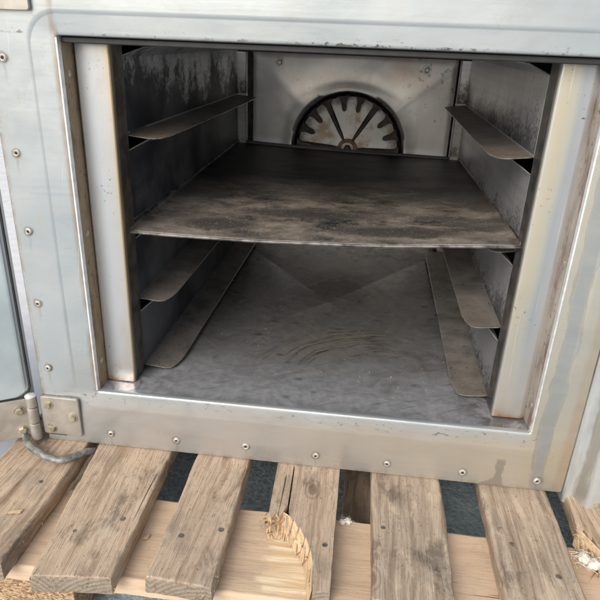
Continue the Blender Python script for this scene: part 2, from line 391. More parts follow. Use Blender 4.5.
def wood(name, stops, fresh=False, grey=.45, worn=1., patch=False):
    g = G(name); V = g.ocoord()
    rnd_ = g.xyz(g.n('ShaderNodeObjectInfo').outputs['Color'])[0]
    wv = g.noise(g.scale(V, (7, 2.0, 7)), 1, 4, .5)
    gx = g.n('ShaderNodeVectorMath', {0: g.scale(V, (1, .06, 1)), 1: g.n('ShaderNodeCombineXYZ', {0: g.mul(g.math('SUBTRACT', wv, .5), .05)}).outputs[0]}, operation='ADD').outputs[0]
    fine = g.noise(gx, 620, 3, .6); mid = g.noise(gx, 150, 4, .6); wide = g.noise(gx, 38, 3, .5); n = g.noise(V, 18, 6, .65)
    c = g.ramp(g.math('ADD', g.math('ADD', g.mul(mid, .5), g.mul(fine, .22)), g.mul(wide, .28)), stops)
    crack = g.step(g.noise(g.scale(V, (260, 5., 260)), 1, 3, .55), .69, .74)
    if not fresh:
        line = g.step(fine, .60, .70)
        c = g.mix(g.mul(line, .55*worn), c, (.10, .075, .055))
        # every board has weathered its own way
        c = g.mix(g.mul(rnd_, .75*worn), c, g.mix(g.step(mid, .35, .65), (.21, .175, .14), (.46, .395, .32)))
        c = g.mix(g.mul(g.step(n, .48, .68), grey), c, (.235, .20, .165))
        blot = g.mul(g.step(g.noise(g.scale(V, (24, 11, 24)), 1, 7, .72, .4), .53, .66), .62*worn)
        c = g.mix(blot, c, (.105, .082, .064))
        c = g.mix(g.mul(g.step(g.noise(V, 300, 4, .75), .60, .68), .7*worn), c, (.055, .042, .033))
        pale = g.mul(g.step(g.noise(g.scale(V, (34, 13, 34)), 1.3, 6, .72), .54, .66), .7*worn)
        c = g.mix(pale, c, (.62, .50, .37))
        kd = g.n('ShaderNodeTexVoronoi', {'Vector': g.scale(V, (1, .6, 1)), 'Scale': 13.}).outputs['Distance']
        kn = g.math('ADD', kd, g.mul(g.math('SUBTRACT', n, .5), .10))
        c = g.mix(g.mul(g.step(kn, .10, .06), .6), c, (.12, .072, .042))
        c = g.mix(g.mul(g.step(g.math('ABSOLUTE', g.math('SUBTRACT', kn, .12)), .025, .0), .35), c, (.13, .085, .055))
        c = g.mix(g.mul(crack, .85), c, (.04, .03, .022))
    if patch:      # clean yellow wood where the broken board used to cover it
        P = g.pos(); X, Y, Z = g.xyz(P); w1 = g.mul(g.math('SUBTRACT', g.noise(P, 45, 5, .65), .5), .045)
        xx = g.math('ADD', X, w1); yy = g.math('ADD', Y, w1)
        pm = g.mul(g.step(xx, .216, .232), g.step(xx, .284, .272), g.step(yy, -.088, -.105), g.step(yy, -.175, -.163))
        c = g.mix(g.mul(pm, .85), c, g.mix(g.step(mid, .38, .62), (.66, .48, .28), (.88, .74, .52)))
    nrm = g.xyz(g.n('ShaderNodeTexCoord').outputs['Normal'])
    end = g.step(g.math('ABSOLUTE', nrm[1]), .6, .8)
    vv = g.xyz(V); ex = g.math('ADD', g.math('FRACT', g.mul(vv[0], 9.)), -.5); ez = g.math('ADD', g.mul(vv[2], 9.), g.math('FRACT', g.mul(vv[0], 0.)))
    rad = g.math('SQRT', g.math('ADD', g.mul(ex, ex), g.mul(g.math('ADD', g.mul(g.xyz(g.n('ShaderNodeTexCoord').outputs['Object'])[2], 9.), .45), g.math('ADD', g.mul(g.xyz(g.n('ShaderNodeTexCoord').outputs['Object'])[2], 9.), .45))))
    rings = g.math('SINE', g.math('ADD', g.mul(rad, 150.), g.mul(n, 3.)))
    ec = g.mix(g.step(rings, -.6, .7), (.225, .185, .14), (.31, .262, .20))
    ec = g.mix(g.mul(g.step(g.noise(V, 210, 4, .7), .52, .64), .7), ec, (.09, .075, .06))
    c = g.mix(g.mul(end, .85 if not patch else .4), c, ec)
    h = g.math('ADD', g.mul(fine, .7), g.mul(mid, .7))
    if not fresh: h = g.math('SUBTRACT', g.math('ADD', h, g.mul(n, .4)), g.mul(crack, 1.1))
    g.bump(h, .8 if worn > .9 else .4, .0025 if worn > .9 else .0015)
    return g.out(c, .85, 0, .2)

def chipboard():
    g = G('chipboard'); V = g.ocoord(); vo = g.n('ShaderNodeTexVoronoi', {'Vector': g.scale(V, (1, 1, 1.8)), 'Scale': 400.})
    hue = g.xyz(vo.outputs['Color'])[0]
    c = g.ramp(hue, [(0, (.19, .105, .055)), (.4, (.37, .235, .135)), (.75, (.48, .335, .205)), (1, (.60, .45, .30))])
    c = g.mix(g.mul(g.step(g.noise(V, 160, 3), .58, .66), .6), c, (.12, .07, .04))
    g.bump(vo.outputs['Distance'], .6, .002)
    return g.out(c, .85, 0, .2)

def tarmac():
    g = G('tarmac'); P = g.pos(); n = g.noise(P, 14, 5, .6); f = g.noise(P, 170, 5, .7)
    c = g.ramp(f, [(.36, (.22, .29, .335)), (.5, (.38, .47, .52)), (.66, (.58, .65, .68))])
    c = g.mix(g.mul(g.step(n, .5, .68), .5), c, (.27, .33, .355))
    g.bump(g.math('ADD', f, g.noise(P, 50, 3)), .7, .004)
    return g.out(c, .75, 0, .3)

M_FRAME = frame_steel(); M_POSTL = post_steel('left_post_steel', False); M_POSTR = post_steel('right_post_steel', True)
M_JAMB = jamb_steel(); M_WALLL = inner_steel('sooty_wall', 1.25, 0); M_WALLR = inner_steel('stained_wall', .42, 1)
M_RAIL = rail_steel(); M_FLOOR = floor_steel(); M_TRAY = tray_steel(); M_BAFF = baffle_steel(); M_FAN = fan_steel()
M_EDGE = simple('bare_edge_glint', (.82, .82, .80), .25, .6, .12, 120)  # sheet edges coloured bright, standing in for sky reflected along them
M_WORN_GLINT = simple('worn_edge_glint', (.50, .49, .47), .35, .6, .35, 160)  # painted highlight on the rail edges, also the steel of the baffle bolts
M_DARK = simple('burnt_black', (.014, .014, .016), .7); M_SOOT = simple('sooty_blade', (.055, .048, .043), .6, .2, .5, 70)
M_CAV = simple('cavity_lining', (.32, .32, .33), .55, .4)
M_BODY = simple('cabinet_steel', (.52, .55, .57), .42, .45, .08, 8)
M_DOOR = simple('door_steel', (.44, .51, .535), .40, .4, .14, 14)
M_ZINC = simple('hinge_steel', (.40, .375, .335), .42, .45, .18, 40)
M_BOLT = simple('bolt_steel', (.44, .40, .31), .38, .6, .3, 120)
M_RUBBER = simple('gasket_rubber', (.018, .017, .017), .6)
M_PIPE = simple('dull_tube', (.21, .21, .20), .5, .3, .5, 120)
M_WOOD = wood('weathered_board', [(.32, (.18, .112, .066)), (.43, (.43, .305, .205)), (.54, (.61, .46, .325)), (.63, (.37, .265, .182)), (.72, (.22, .148, .096))])
M_PALE = wood('pale_board', [(.30, (.46, .33, .22)), (.5, (.64, .48, .34)), (.7, (.54, .39, .265))], False, .15, .3)
M_PALEP = wood('pale_board_with_clean_patch', [(.30, (.46, .33, .22)), (.5, (.64, .48, .34)), (.7, (.54, .39, .265))], False, .15, .3, True)
M_FRESH = wood('fresh_split', [(.34, (.36, .225, .125)), (.46, (.60, .43, .265)), (.57, (.74, .57, .38)), (.68, (.44, .29, .165))], True)
M_CHIP = chipboard(); M_TARMAC = tarmac()
M_PAVE = simple('pale_concrete', (.80, .79, .77), .8, 0, .06, 30)
M_FLUFF = simple('white_fluff', (.70, .66, .57), .9, 0, .2, 160)

# ------------------------------------------------------------------ the setting
GZ = -.190
g_ = MB(); g_.grid([[(-30+60*i/12, -30+60*j/12, GZ) for i in range(13)] for j in range(13)])
o = obj('ground', g_, M_TARMAC); o['kind'] = 'structure'
pv = MB().prism([(-9, -9), (9, -9), (9, -.95), (-.150, -.95), (-.150, 9), (-9, 9)], GZ-.05, GZ+.004)  # left arm is seen ground; unseen front arm added to bounce light inside
o = obj('pavement_and_bounce', pv, M_PAVE, bevel=.003); o['kind'] = 'structure'

# ------------------------------------------------------------------ the oven
W, H = .50, .386
oven = thing('oven', 'old dirty stainless steel convection oven with its door swung open, standing on a wooden pallet', 'oven', (.24, .38, -.076))

def rr(x0, x1, z0, z1, r, n=8):
    pts = []
    for cx, cz, a0 in ((x0+r, z0+r, 180), (x1-r, z0+r, 270), (x1-r, z1-r, 0), (x0+r, z1-r, 90)):
        for k in range(n+1):
            a = math.radians(a0+90*k/n); pts.append((cx+r*math.cos(a), cz+r*math.sin(a)))
    # points along the straight sides as well, so the sheet can be dented
    out = []
    for i, p in enumerate(pts):
        q = pts[(i+1) % len(pts)]; out.append(p)
        if i % (n+1) == n:
            for k in range(1, 12): out.append((p[0]+(q[0]-p[0])*k/12, p[1]+(q[1]-p[1])*k/12))
    return out
def loop(y, x0, x1, z0, z1, r): return [(x, y, z) for x, z in rr(x0, x1, z0, z1, r)]
fm = MB()
ZB, ZT, XA, XB = -.0755, .53, -.070, .548
rows = [loop(.006, 0, W, 0, H, .002), loop(.0035, 0, W, 0, H, .002), loop(.0012, -.0006, W+.0006, -.0008, H+.0006, .0022), loop(.0004, -.0014, W+.0014, -.0020, H+.0014, .003),
        loop(0, -.0030, W+.0030, -.0042, H+.0035, .004), loop(-.0012, -.025, W+.023, -.019, H+.018, .028),
        loop(-.0013, -.0262, W+.0242, -.0200, H+.0192, .029), loop(-.0022, -.0276, W+.0256, -.0212, H+.0206, .030),
        loop(-.0024, -.0300, W+.028, -.024, H+.023, .031),
        loop(-.003, XA+.001, XB-.001, ZB+.001, ZT-.001, .003), loop(-.002, XA, XB, ZB, ZT, .003), loop(.03, XA, XB, ZB, ZT, .003)]
def flatten(p):                    # the pressed bead dies away towards the bottom rail
    x, y, z = p; t = min(1, max(0, (z+.005)/.09)); t = t*t*(3-2*t)
    return (x, y*t + (1-t)*max(-.003, .11*min(0, z+.0042)), z)
rows = rows[:5]+[[flatten(p) for p in r] for r in rows[5:10]]+rows[10:]
fm.grid(rows, True)
frame = obj('front_frame', fm, M_FRAME, oven, smooth=50)
obj('frame_gasket', MB().box(XA-.0045, XA+.001, .004, .028, ZB+.002, ZT-.002), simple('dirty_gasket', (.30, .25, .21), .7, 0, .4, 40), oven, bevel=.001)

# cabinet shell behind the frame
cb = MB()
cb.box(XA+.002, XB-.002, .031, .80, ZT-.012, ZT-.002); cb.box(XA+.002, XB-.002, .031, .80, ZB+.002, ZB+.012)
cb.box(XA+.002, XA+.010, .031, .80, ZB+.013, ZT-.013); cb.box(XB-.010, XB-.002, .031, .80, ZB+.013, ZT-.013)
cb.box(XA+.011, XB-.011, .79, .798, ZB+.013, ZT-.013)
obj('cabinet', cb, M_BODY, oven, bevel=.001)
# control column on the right, proud of the frame
cc = MB(); prof = [(.5495, .05), (.5495, -.004), (.551, -.0055), (.560, -.0055), (.5615, -.0065), (.568, -.0205), (.570, -.022), (.80, -.022), (.802, -.020), (.802, .60)]
cc.grid([[(x, y, z) for x, y in prof] for z in [-.0855+ (.53+.0855)*k/20 for k in range(21)]])
def column_steel():
    g = G('column_steel'); P = g.pos(); X, Y, Z = g.xyz(P)
    s = g.noise(g.scale(P, (50, 50, 3)), 1, 4, .6); n = g.noise(P, 80, 5)
    c = g.mix(g.step(s, .35, .65), (.42, .455, .47), (.54, .56, .56))
    xr = g.math('ADD', X, g.mul(g.math('SUBTRACT', g.noise(g.scale(P, (90, 90, 30)), 1, 5, .65), .5), .012))
    c = g.mix(g.mul(g.step(g.noise(g.scale(P, (70, 70, 12)), 1, 6, .7, .6), .5, .66), .5), c, (.36, .345, .31))
    rag = g.mul(g.step(xr, .5585, .561), g.step(xr, .568, .565))
    c = g.mix(g.mul(rag, .7), c, (.33, .30, .25))
    g.bump(g.math('ADD', n, g.noise(P, 9, 2)), .2, .004)
    return g.out(c, .4, .45)
M_COLUMN = column_steel()
obj('control_column', cc, M_COLUMN, oven, solid=.002, off=0, smooth=30)

# fixings: pop rivets of the frame, screws of the jambs
M_RIVET = simple('rivet_steel', (.42, .40, .36), .5, .4, .35, 300)
rv = MB().lathe([(.0, -.0003), (.0015, -.0003), (.0017, -.0013), (.0026, -.0016), (.0036, -.0011), (.0042, -.0002), (.0043, .001)], n=18)
r0 = obj('rivet', rv, M_RIVET, oven, at=(-.054, -.003, .365))
rc = MB().lathe([(.0, 0), (.0016, 0), (.0016, .0006)], n=12)
c0 = obj('rivet_hole', rc, M_DARK, r0, at=(-.054, -.00345, .365))
for x, z in RIVETS[1:]:
    r = copy_part(r0, oven, (x, -.003, z)); r.rotation_euler = (random.uniform(-.14, .14), random.uniform(0, 6), random.uniform(-.14, .14)); r.scale = (random.uniform(.92, 1.1),)*3; copy_part(c0, r, (x, -.00345, z))
def screw(name, at, axis, r=.0038):
    mb = MB(); n = 14; h = .0016
    mb.lathe([(0, -h), (r*.6, -h), (r, -h*.5), (r*1.02, .001)], n=n)
    if axis == 'x+': mb.v = [(-v[1], v[0], v[2]) for v in mb.v]
    if axis == 'x-': mb.v = [(v[1], v[0], v[2]) for v in mb.v]
    return obj(name, mb, M_BOLT, oven, at=at)
for z in (.353, .190, .033): screw('jamb_screw', (.0005, .0155, z), 'x+')
for z in (.196, .027, .345): screw('jamb_screw', (W-.0005, .0155, z), 'x-')
screw('column_screw', (.580, -.022, -.072), 'y', .005)

# jambs: short return of the opening
jl = MB().grid([[(.0002, .0062, z), (.0006, .030, z)] for z in [i*H/30 for i in range(31)]])
obj('jamb', jl, M_JAMB, oven, solid=.001)
jr = MB().grid([[(W-.0002, .0062, z), (W-.0006, .030, z)] for z in [i*H/30 for i in range(31)]])
obj('jamb', jr, M_JAMB, oven, solid=.001)
for x0, x1 in ((-.0014, .0006), (W-.0006, W+.0014)):      # added edge strip, its glint put into the colour, down each side of the opening
    obj('edge_strip', MB().box(x0, x1, -.0012, .0058, .0015, H-.0015), M_EDGE, oven, bevel=.0004)
jt = MB().box(0.001, W-.001, .0065, .030, H-.006, H-.0005)
obj('top_seal', jt, M_RUBBER, oven, bevel=.001)

# cavity
CX0, CX1, CY1, CZ = -.030, .530, .745, .381
cv = MB()
cv.add([(CX0, .031, -.001), (CX0, CY1, -.001), (CX0, CY1, CZ), (CX0, .031, CZ)], [(0, 1, 2, 3)])
cv.add([(CX1, .031, -.001), (CX1, CY1, -.001), (CX1, CY1, CZ), (CX1, .031, CZ)], [(0, 1, 2, 3)])
cv.add([(CX0, CY1, -.001), (CX1, CY1, -.001), (CX1, CY1, CZ), (CX0, CY1, CZ)], [(0, 1, 2, 3)])
cv.add([(CX0, .031, CZ), (CX1, .031, CZ), (CX1, CY1, CZ), (CX0, CY1, CZ)], [(0, 1, 2, 3)])
obj('cavity_lining', cv, M_CAV, oven, solid=.002, off=1)
# floor pan, cross-broken: creases run from the corners to a low middle point
fl = MB()
cx, cy = .250, .350; dz = -.016
def fz(x, y):
    u = max(abs(x-cx)/.245, abs(y-cy)/.31); return dz*max(0, 1-u)
corners = [(.005, .04), (.495, .04), (.495, .66), (.005, .66)]
fl.add([(cx, cy, dz)]+[(x, y, 0) for x, y in corners], [(0, 1, 2), (0, 2, 3), (0, 3, 4), (0, 4, 1)])
fl.add([(.001, .0061, 0), (.499, .0061, 0), (.499, .031, 0), (.495, .04, 0), (.005, .04, 0), (.001, .031, 0)], [(0, 1, 2, 3, 4, 5)])
fl.add([(CX0+.003, .033, 0), (.001, .033, 0), (.005, .04, 0), (.005, .66, 0), (CX0+.003, .66, 0)], [(0, 1, 2, 3, 4)])
fl.add([(CX1-.003, .033, 0), (.499, .033, 0), (.495, .04, 0), (.495, .66, 0), (CX1-.003, .66, 0)], [(0, 1, 2, 3, 4)])
fl.add([(CX0+.003, .66, 0), (CX1-.003, .66, 0), (CX1-.003, CY1-.003, 0), (CX0+.003, CY1-.003, 0)], [(0, 1, 2, 3)])
obj('cavity_floor', fl, M_FLOOR, oven, smooth=.2)

# rear baffle with the fan hole
BY = .650; FX, FZ, FR = .254, .190, .108
bx0, bx1, bz0, bz1 = .062, .452, .004, .366
angs = sorted([2*math.pi*k/72 for k in range(72)] + [math.atan2(z-FZ, x-FX) % (2*math.pi) for x in (bx0, bx1) for z in (bz0, bz1)])
def edge_t(a):
    c, s = math.cos(a), math.sin(a); t = 1e9
    if c > 1e-6: t = min(t, (bx1-FX)/c)
    if c < -1e-6: t = min(t, (bx0-FX)/c)
    if s > 1e-6: t = min(t, (bz1-FZ)/s)
    if s < -1e-6: t = min(t, (bz0-FZ)/s)
    return t
rows = []
for k in range(-3, 9):
    row = []
    for a in angs:
        te = edge_t(a)
        if k < 0: r = FR + (.0, .0015, .005)[k+3]; y = BY + (.012, .003, -.0052)[k+3]
        else:
            r = (FR+.012) + (te-FR-.012)*k/8; y = BY - .011*(1-r/te)
            if k == 0: y -= .0015
        row.append((FX+r*math.cos(a), y, FZ+r*math.sin(a)))
    rows.append(row)
bf = MB().grid(rows, True)
baf = obj('rear_baffle', bf, M_BAFF, oven, solid=.0015, off=1, smooth=60)
for x, z in ((.114, .349), (.395, .346)):
    nb = MB().lathe([(.0, -.004), (.0035, -.004), (.0045, -.0025), (.0048, -.001), (.0085, -.001), (.0088, .0005)], n=16)
    obj('baffle_bolt', nb, M_WORN_GLINT, baf, at=(x, BY-.0015, z))
# fan wheel behind the hole
fan = obj('fan', MB().lathe([(.0, .0), (.02, .0), (.03, .003), (.088, .006), (.1005, .006), (.1005, .010), (.0, .010)], n=72, c=(FX, .668, FZ)), M_FAN, oven, smooth=30)
for k in range(18):
    a = math.radians(18+20*k); b = MB()
    r0_, r1_ = .073, .1030
    def P_(r, t, y): return (FX+r*math.cos(a)-t*math.sin(a), y, FZ+r*math.sin(a)+t*math.cos(a))
    prof = [(r0_+.002, -.0030), (r0_+.006, -.0044), (r1_-.012, -.0050), (r1_-.005, -.0075), (r1_, -.013), (r1_, .013), (r1_-.005, .0075), (r1_-.012, .0050), (r0_+.006, .0044), (r0_+.002, .0030), (r0_, 0)]
    n = len(prof); b.add([P_(r, t, .660) for r, t in prof]+[P_(r, t, .675) for r, t in prof], [tuple(range(n)), tuple(reversed(range(n, 2*n)))]+[(i, (i+1) % n, n+(i+1) % n, n+i) for i in range(n)])
    obj('fan_blade', b, M_SOOT, fan)
for k in range(6):
    a = math.radians(-2+60*k); b = MB()
    def Q_(r, t, y): return (FX+r*math.cos(a)-t*math.sin(a), y, FZ+r*math.sin(a)+t*math.cos(a))
    rows = [[Q_(r, -.0030-.0030*(r/.09), .6722), Q_(r, -.0012-.001*(r/.09), .664), Q_(r, .0012+.001*(r/.09), .664), Q_(r, .0030+.0030*(r/.09), .6722)] for r in [.016+.074*i/8 for i in range(9)]]
    b.grid(rows); obj('fan_spoke', b, M_SOOT, fan)
obj('fan_hub', MB().lathe([(.013, .670), (.013, .659), (.0155, .657), (.019, .659), (.020, .670)], n=36, c=(FX, 0, FZ)), simple('rusty_hub', (.30, .21, .15), .55, .3, .4, 90), fan)
obj('fan_nut', MB().lathe([(.0, .654), (.0065, .654), (.0075, .656), (.0075, .670)], n=6, c=(FX, 0, FZ)), M_SOOT, fan)
obj('fan_rim', MB().lathe([(.1065, .662), (.1065, .690), (.102, .690), (.102, .684)], n=72, c=(FX, 0, FZ)), M_DARK, fan)

# side racks: front post, four stacked wall panels, four rails each
YF, YE = .060, .600
def side_rack(side):
    L = side == 'L'
    def X(x, y):                    # x measured inwards from the left opening edge; the racks lean 6 mm to the right at the back
        return (x if L else W-x) + .006*(y-YF)/(YE-YF)
    zz = [.0016+(.3835-.0016)*k/24 for k in range(25)]
    if L: prof = [(.0010, .0305), (.0012, .0285), (.0018, .0270), (.0030, .0262), (.0334, .0255), (.0346, .0258), (.0353, .0266), (.0356, .028), (.0357, .058)]
    else: prof = [(.0006, .0302), (.0012, .0295), (.0035, .0275), (.0055, .0262), (.008, .0255), (.0360, .0255), (.0371, .0258), (.0378, .0266), (.0381, .028), (.0382, .058)]
    p = MB()
    def px(x, z):
        if L: return x + (.0025*z/H if x > .02 else .002*z/H)
        return x - (.0012*z/H if x > .02 else 0)
    p.grid([[(px(x, z) if L else W-px(x, z), y, z) for x, y in prof] for z in zz])
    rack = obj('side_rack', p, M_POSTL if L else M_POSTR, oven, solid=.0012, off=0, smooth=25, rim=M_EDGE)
    wx = .034 if L else .037
    zr = [.006, .098, .182 if L else .190, .290]
    ztop = [.079, .172, .272, .368]
    wid = [.042, .037, .030, .040] if L else [.041, .040, .030, .040]
    mw = M_WALLL if L else M_WALLR
    ys = lambda a: [a+(YE-a)*k/16 for k in range(17)]
    for i in range(4):
        b = MB()
        prof = [(0, zr[i], YF), (0, (zr[i]+ztop[i])/2, YF), (0, ztop[i]-.0005, YF), (.0006, ztop[i]+.0006, YF+.0006), (.014, ztop[i]+.0095, YF+.036)]
        cols = [[(X(wx+a, y), y, z) for y in ys(y0)] for a, z, y0 in prof]
        b.grid(cols); obj('wall_panel', b, mw, rack, solid=.0017, off=0, smooth=20, rim=M_EDGE)
        r = MB(); cols = []
        for k in range(17):
            s = (k/16)**.8; rad = .017; u = s*wid[i]; q = max(0, u-(wid[i]-rad)); y0 = YF + 1.15*(rad - math.sqrt(max(0, rad*rad-q*q))) + .015*max(0, (u-wid[i]+.007)/.007)**1.6
            q2 = max(0, u-(wid[i]-.015)); y1 = YE - (.015 - math.sqrt(max(0, .015**2-q2*q2)))
            drop = -.004*s
            cols.append([(X(wx+u, y0+(y1-y0)*j/20), y0+(y1-y0)*j/20, zr[i]+drop+.0005*mnoise.noise((u*30, j*.6, i*3+(0 if L else 9)))) for j in range(21)])
        r.grid(cols); obj('tray_rail', r, M_RAIL, rack, solid=.0013, off=0, smooth=30, rim=M_WORN_GLINT)
    bp = MB().grid([[(X(wx, YE), YE-.004, z), (X(wx, YE), YE+.0015, z), (X(wx+.001, YE), YE+.003, z), (X(wx+.0155, YE), YE+.003, z), (X(wx+.0165, YE), YE+.004, z), (X(wx+.0165, YE), YE+.02, z)] for z in (.003, .1, .2, .3, .366)])
    obj('rear_post', bp, M_WALLR, rack, solid=.001, off=0, smooth=30)
side_rack('L'); side_rack('R')

# door, swung wide open to the left, and its hinges
ang = math.radians(180+30)
DD = Vector((math.cos(ang), math.sin(ang), 0)); DN = Vector((-DD.y, DD.x, 0))
if DN.y > 0: DN = -DN                       # DN looks at the camera side
DO = Vector((-.0815, -.0035, 0))
def dp(u, n, z): return tuple(DO + DD*u + DN*n + Vector((0, 0, z)))
def dbox(mb, u0, u1, n0, n1, z0, z1):
    v = [dp(u, n, z) for z in (z0, z1) for n in (n0, n1) for u in (u0, u1)]
    return mb.add(v, [(0,2,3,1),(4,5,7,6),(0,1,5,4),(2,6,7,3),(0,4,6,2),(1,3,7,5)])
door = obj('door', dbox(MB(), 0, .60, -.045, 0, -.067, .475), M_BODY, oven, bevel=.003)
pts = rr(.006, .585, -.010, .462, .014)
n = len(pts)
ip = MB(); ip.add([dp(u, .0005, z) for u, z in pts]+[dp(u, .004, z) for u, z in pts]+[dp(u*.994+.003, .0055, z*.994+.0012) for u, z in pts],
       [(i, (i+1) % n, n+(i+1) % n, n+i) for i in range(n)]+[(n+i, n+(i+1) % n, 2*n+(i+1) % n, 2*n+i) for i in range(n)]+[tuple(range(2*n, 3*n))])
obj('inner_panel', ip, M_DOOR, door)
gp = rr(.0015, .589, -.0135, .466, .017)
gs = MB().tube([dp(u, .002, z) for u, z in gp]+[dp(*(gp[0][0], .002, gp[0][1]))], .0014, 8, False)
obj('door_gasket', gs, M_RUBBER, door)

def rbox_plate(x0, x1, z0, z1, y0, y1, r=.003):
    pts = [p for p in rr(x0, x1, z0, z1, r, 4)]; n = len(pts)
    return MB().add([(x, y0, z) for x, z in pts]+[(x, y1, z) for x, z in pts], [tuple(range(n)), tuple(reversed(range(n, 2*n)))]+[(i, (i+1) % n, n+(i+1) % n, n+i) for i in range(n)])
def hexbolt(at, parent, nrm):
    b = MB(); rot = Vector((0, -1, 0)).rotation_difference(Vector(nrm))
    b.lathe([(0, -.0042), (.0040, -.0042), (.0047, -.0034), (.0049, .001)], n=6)
    b.lathe([(.0062, -.0008), (.0064, .0005)], n=18); b.lathe([(.0, -.0008), (.0062, -.0008)], n=18)
    a = random.random(); q = Matrix.Rotation(a, 3, 'Y')
    b.v = [tuple(rot @ (q @ Vector(v))) for v in b.v]
    return obj('bolt', b, M_BOLT, parent, at=at, smooth=25)
hinge = obj('hinge', rbox_plate(-.0715, -.0235, -.0635, -.0110, -.0072, -.0032), M_ZINC, oven, bevel=.0006)
obj('packing_plate', rbox_plate(-.0665, -.045, -.0675, -.055, -.0032, -.0005, .001), M_DARK, hinge)
for x, z in ((-.0615, -.0215), (-.0325, -.0365), (-.0605, -.0545)): hexbolt((x, -.0072, z), hinge, (0, -1, 0))
lv = MB(); dbox(lv, -.004, .085, .001, .0048, -.067, -.0135)
obj('hinge_leaf', lv, M_ZINC, hinge, bevel=.0006)
kc = (-.0795, -.0115)
for z0, z1 in ((-.0095, -.0235), (-.0245, -.0455), (-.0465, -.0695)):
    obj('knuckle', MB().lathe([(0, z0), (.0046, z0), (.0062, z0-.0012), (.0062, z1+.0012), (.0048, z1), (0, z1)], 'z', 18, (kc[0], kc[1], 0)), M_ZINC, hinge, smooth=30)
obj('hinge_pin', MB().lathe([(0, -.0055), (.004, -.006), (.0066, -.0078), (.0064, -.0092), (0, -.0092)], 'z', 18, (kc[0], kc[1], 0)), simple('pin_cap', (.75, .75, .73), .35, .4, .1), hinge)
for u, z in ((.017, -.028), (.017, -.0555), (.06, -.04)): hexbolt(dp(u, .0048, z), hinge, DN)
h2 = obj('hinge', rbox_plate(-.0715, -.0195, .406, .458, -.0072, -.0032), M_ZINC, oven, bevel=.0006)
l2 = MB(); dbox(l2, -.004, .085, .001, .0048, .404, .457); obj('hinge_leaf', l2, M_ZINC, h2, bevel=.0006)
obj('knuckle', MB().lathe([(0, .400), (.0055, .400), (.0062, .402), (.0062, .460), (.0055, .462), (0, .462)], 'z', 18, (kc[0], kc[1], 0)), M_ZINC, h2, smooth=30)

# ------------------------------------------------------------------ the baking tray
tray = thing('baking_tray', 'warped blackened baking tray with brown burnt grease, resting on the middle rails of the oven', 'tray', (.25, .32, .19))
TX0, TX1, TY0, TY1 = .0365, .4625, .046, .606
def tz(u, v):
    a = .1865*(1-u)+.2010*u; b = .1995*(1-u)+.1890*u
    bow = -.0035*math.sin(math.pi*u)*(1-v) - .002*math.sin(math.pi*u)
    return a*(1-v)+b*v+bow+.0012*mnoise.noise((u*4, v*5, 2.2))
def tx(u, v): return TX0+(TX1-TX0)*u+.006*v
N = 40
rows = []
for j in range(N+1):
    v = j/N; row = []
    for i in range(-2, N+3):
        u = min(max(i/N, 0), 1); x = tx(u, v); z = tz(u, v); k = -i if i < 0 else (i-N if i > N else 0)
        if k: z += (.0035, .006)[k-1]; x += (-1 if i < 0 else 1)*(.0004, .0012)[k-1]
        row.append((x, TY0+(TY1-TY0)*v, z))
    rows.append(row)
back = [(x, y+.0012, z+.006) for x, y, z in rows[-1]]
lip = [(x, y-.0012, z-.0022) for x, y, z in rows[0]]
obj('sheet', MB().grid([lip]+rows+[back]), M_TRAY, tray, solid=.0015, off=-1, smooth=50)
rim = MB()
rim.tube([(tx(0, v)-.0008, TY0+(TY1-TY0)*v, tz(0, v)+.005) for v in [k/24 for k in range(25)]], .0021, 8)
rim.tube([(tx(1, v)+.0008, TY0+(TY1-TY0)*v, tz(1, v)+.005) for v in [k/24 for k in range(25)]], .0021, 8)
rim.tube([(tx(u, 0), TY0-.0008, tz(u, 0)-.0012) for u in [k/24 for k in range(25)]], .0019, 8)
def rim_steel():
    g = G('rim_steel'); P = g.pos(); n = g.noise(P, 60, 5)
    return g.out(g.mix(g.step(n, .35, .62), (.035, .033, .033), (.17, .16, .155)), .5, .4)
obj('rolled_rim', rim, rim_steel(), tray)

# loose crumbs lying on the cavity floor
cr = MB(); rnd = random.Random(3)
for k in range(170):
    y = .035+abs(rnd.gauss(0, .10)); x = rnd.uniform(.05, .45)
    if y > .5: continue
    r = rnd.uniform(.0004, .0013); z = fz(x, y)+r*.5
    vs = [Vector((rnd.gauss(0, 1), rnd.gauss(0, 1), rnd.gauss(0, .6))).normalized()*r*rnd.uniform(.6, 1.2) for _ in range(4)]
    cr.add([(x+v.x, y+v.y, z+v.z) for v in vs], [(0, 1, 2), (0, 2, 3), (0, 3, 1), (1, 3, 2)])
tag(obj('crumbs', cr, simple('pale_crumb', (.55, .50, .42), .8), smooth=0), 'scatter of tiny pale crumbs on the dark oven floor', 'crumbs', kind='stuff')

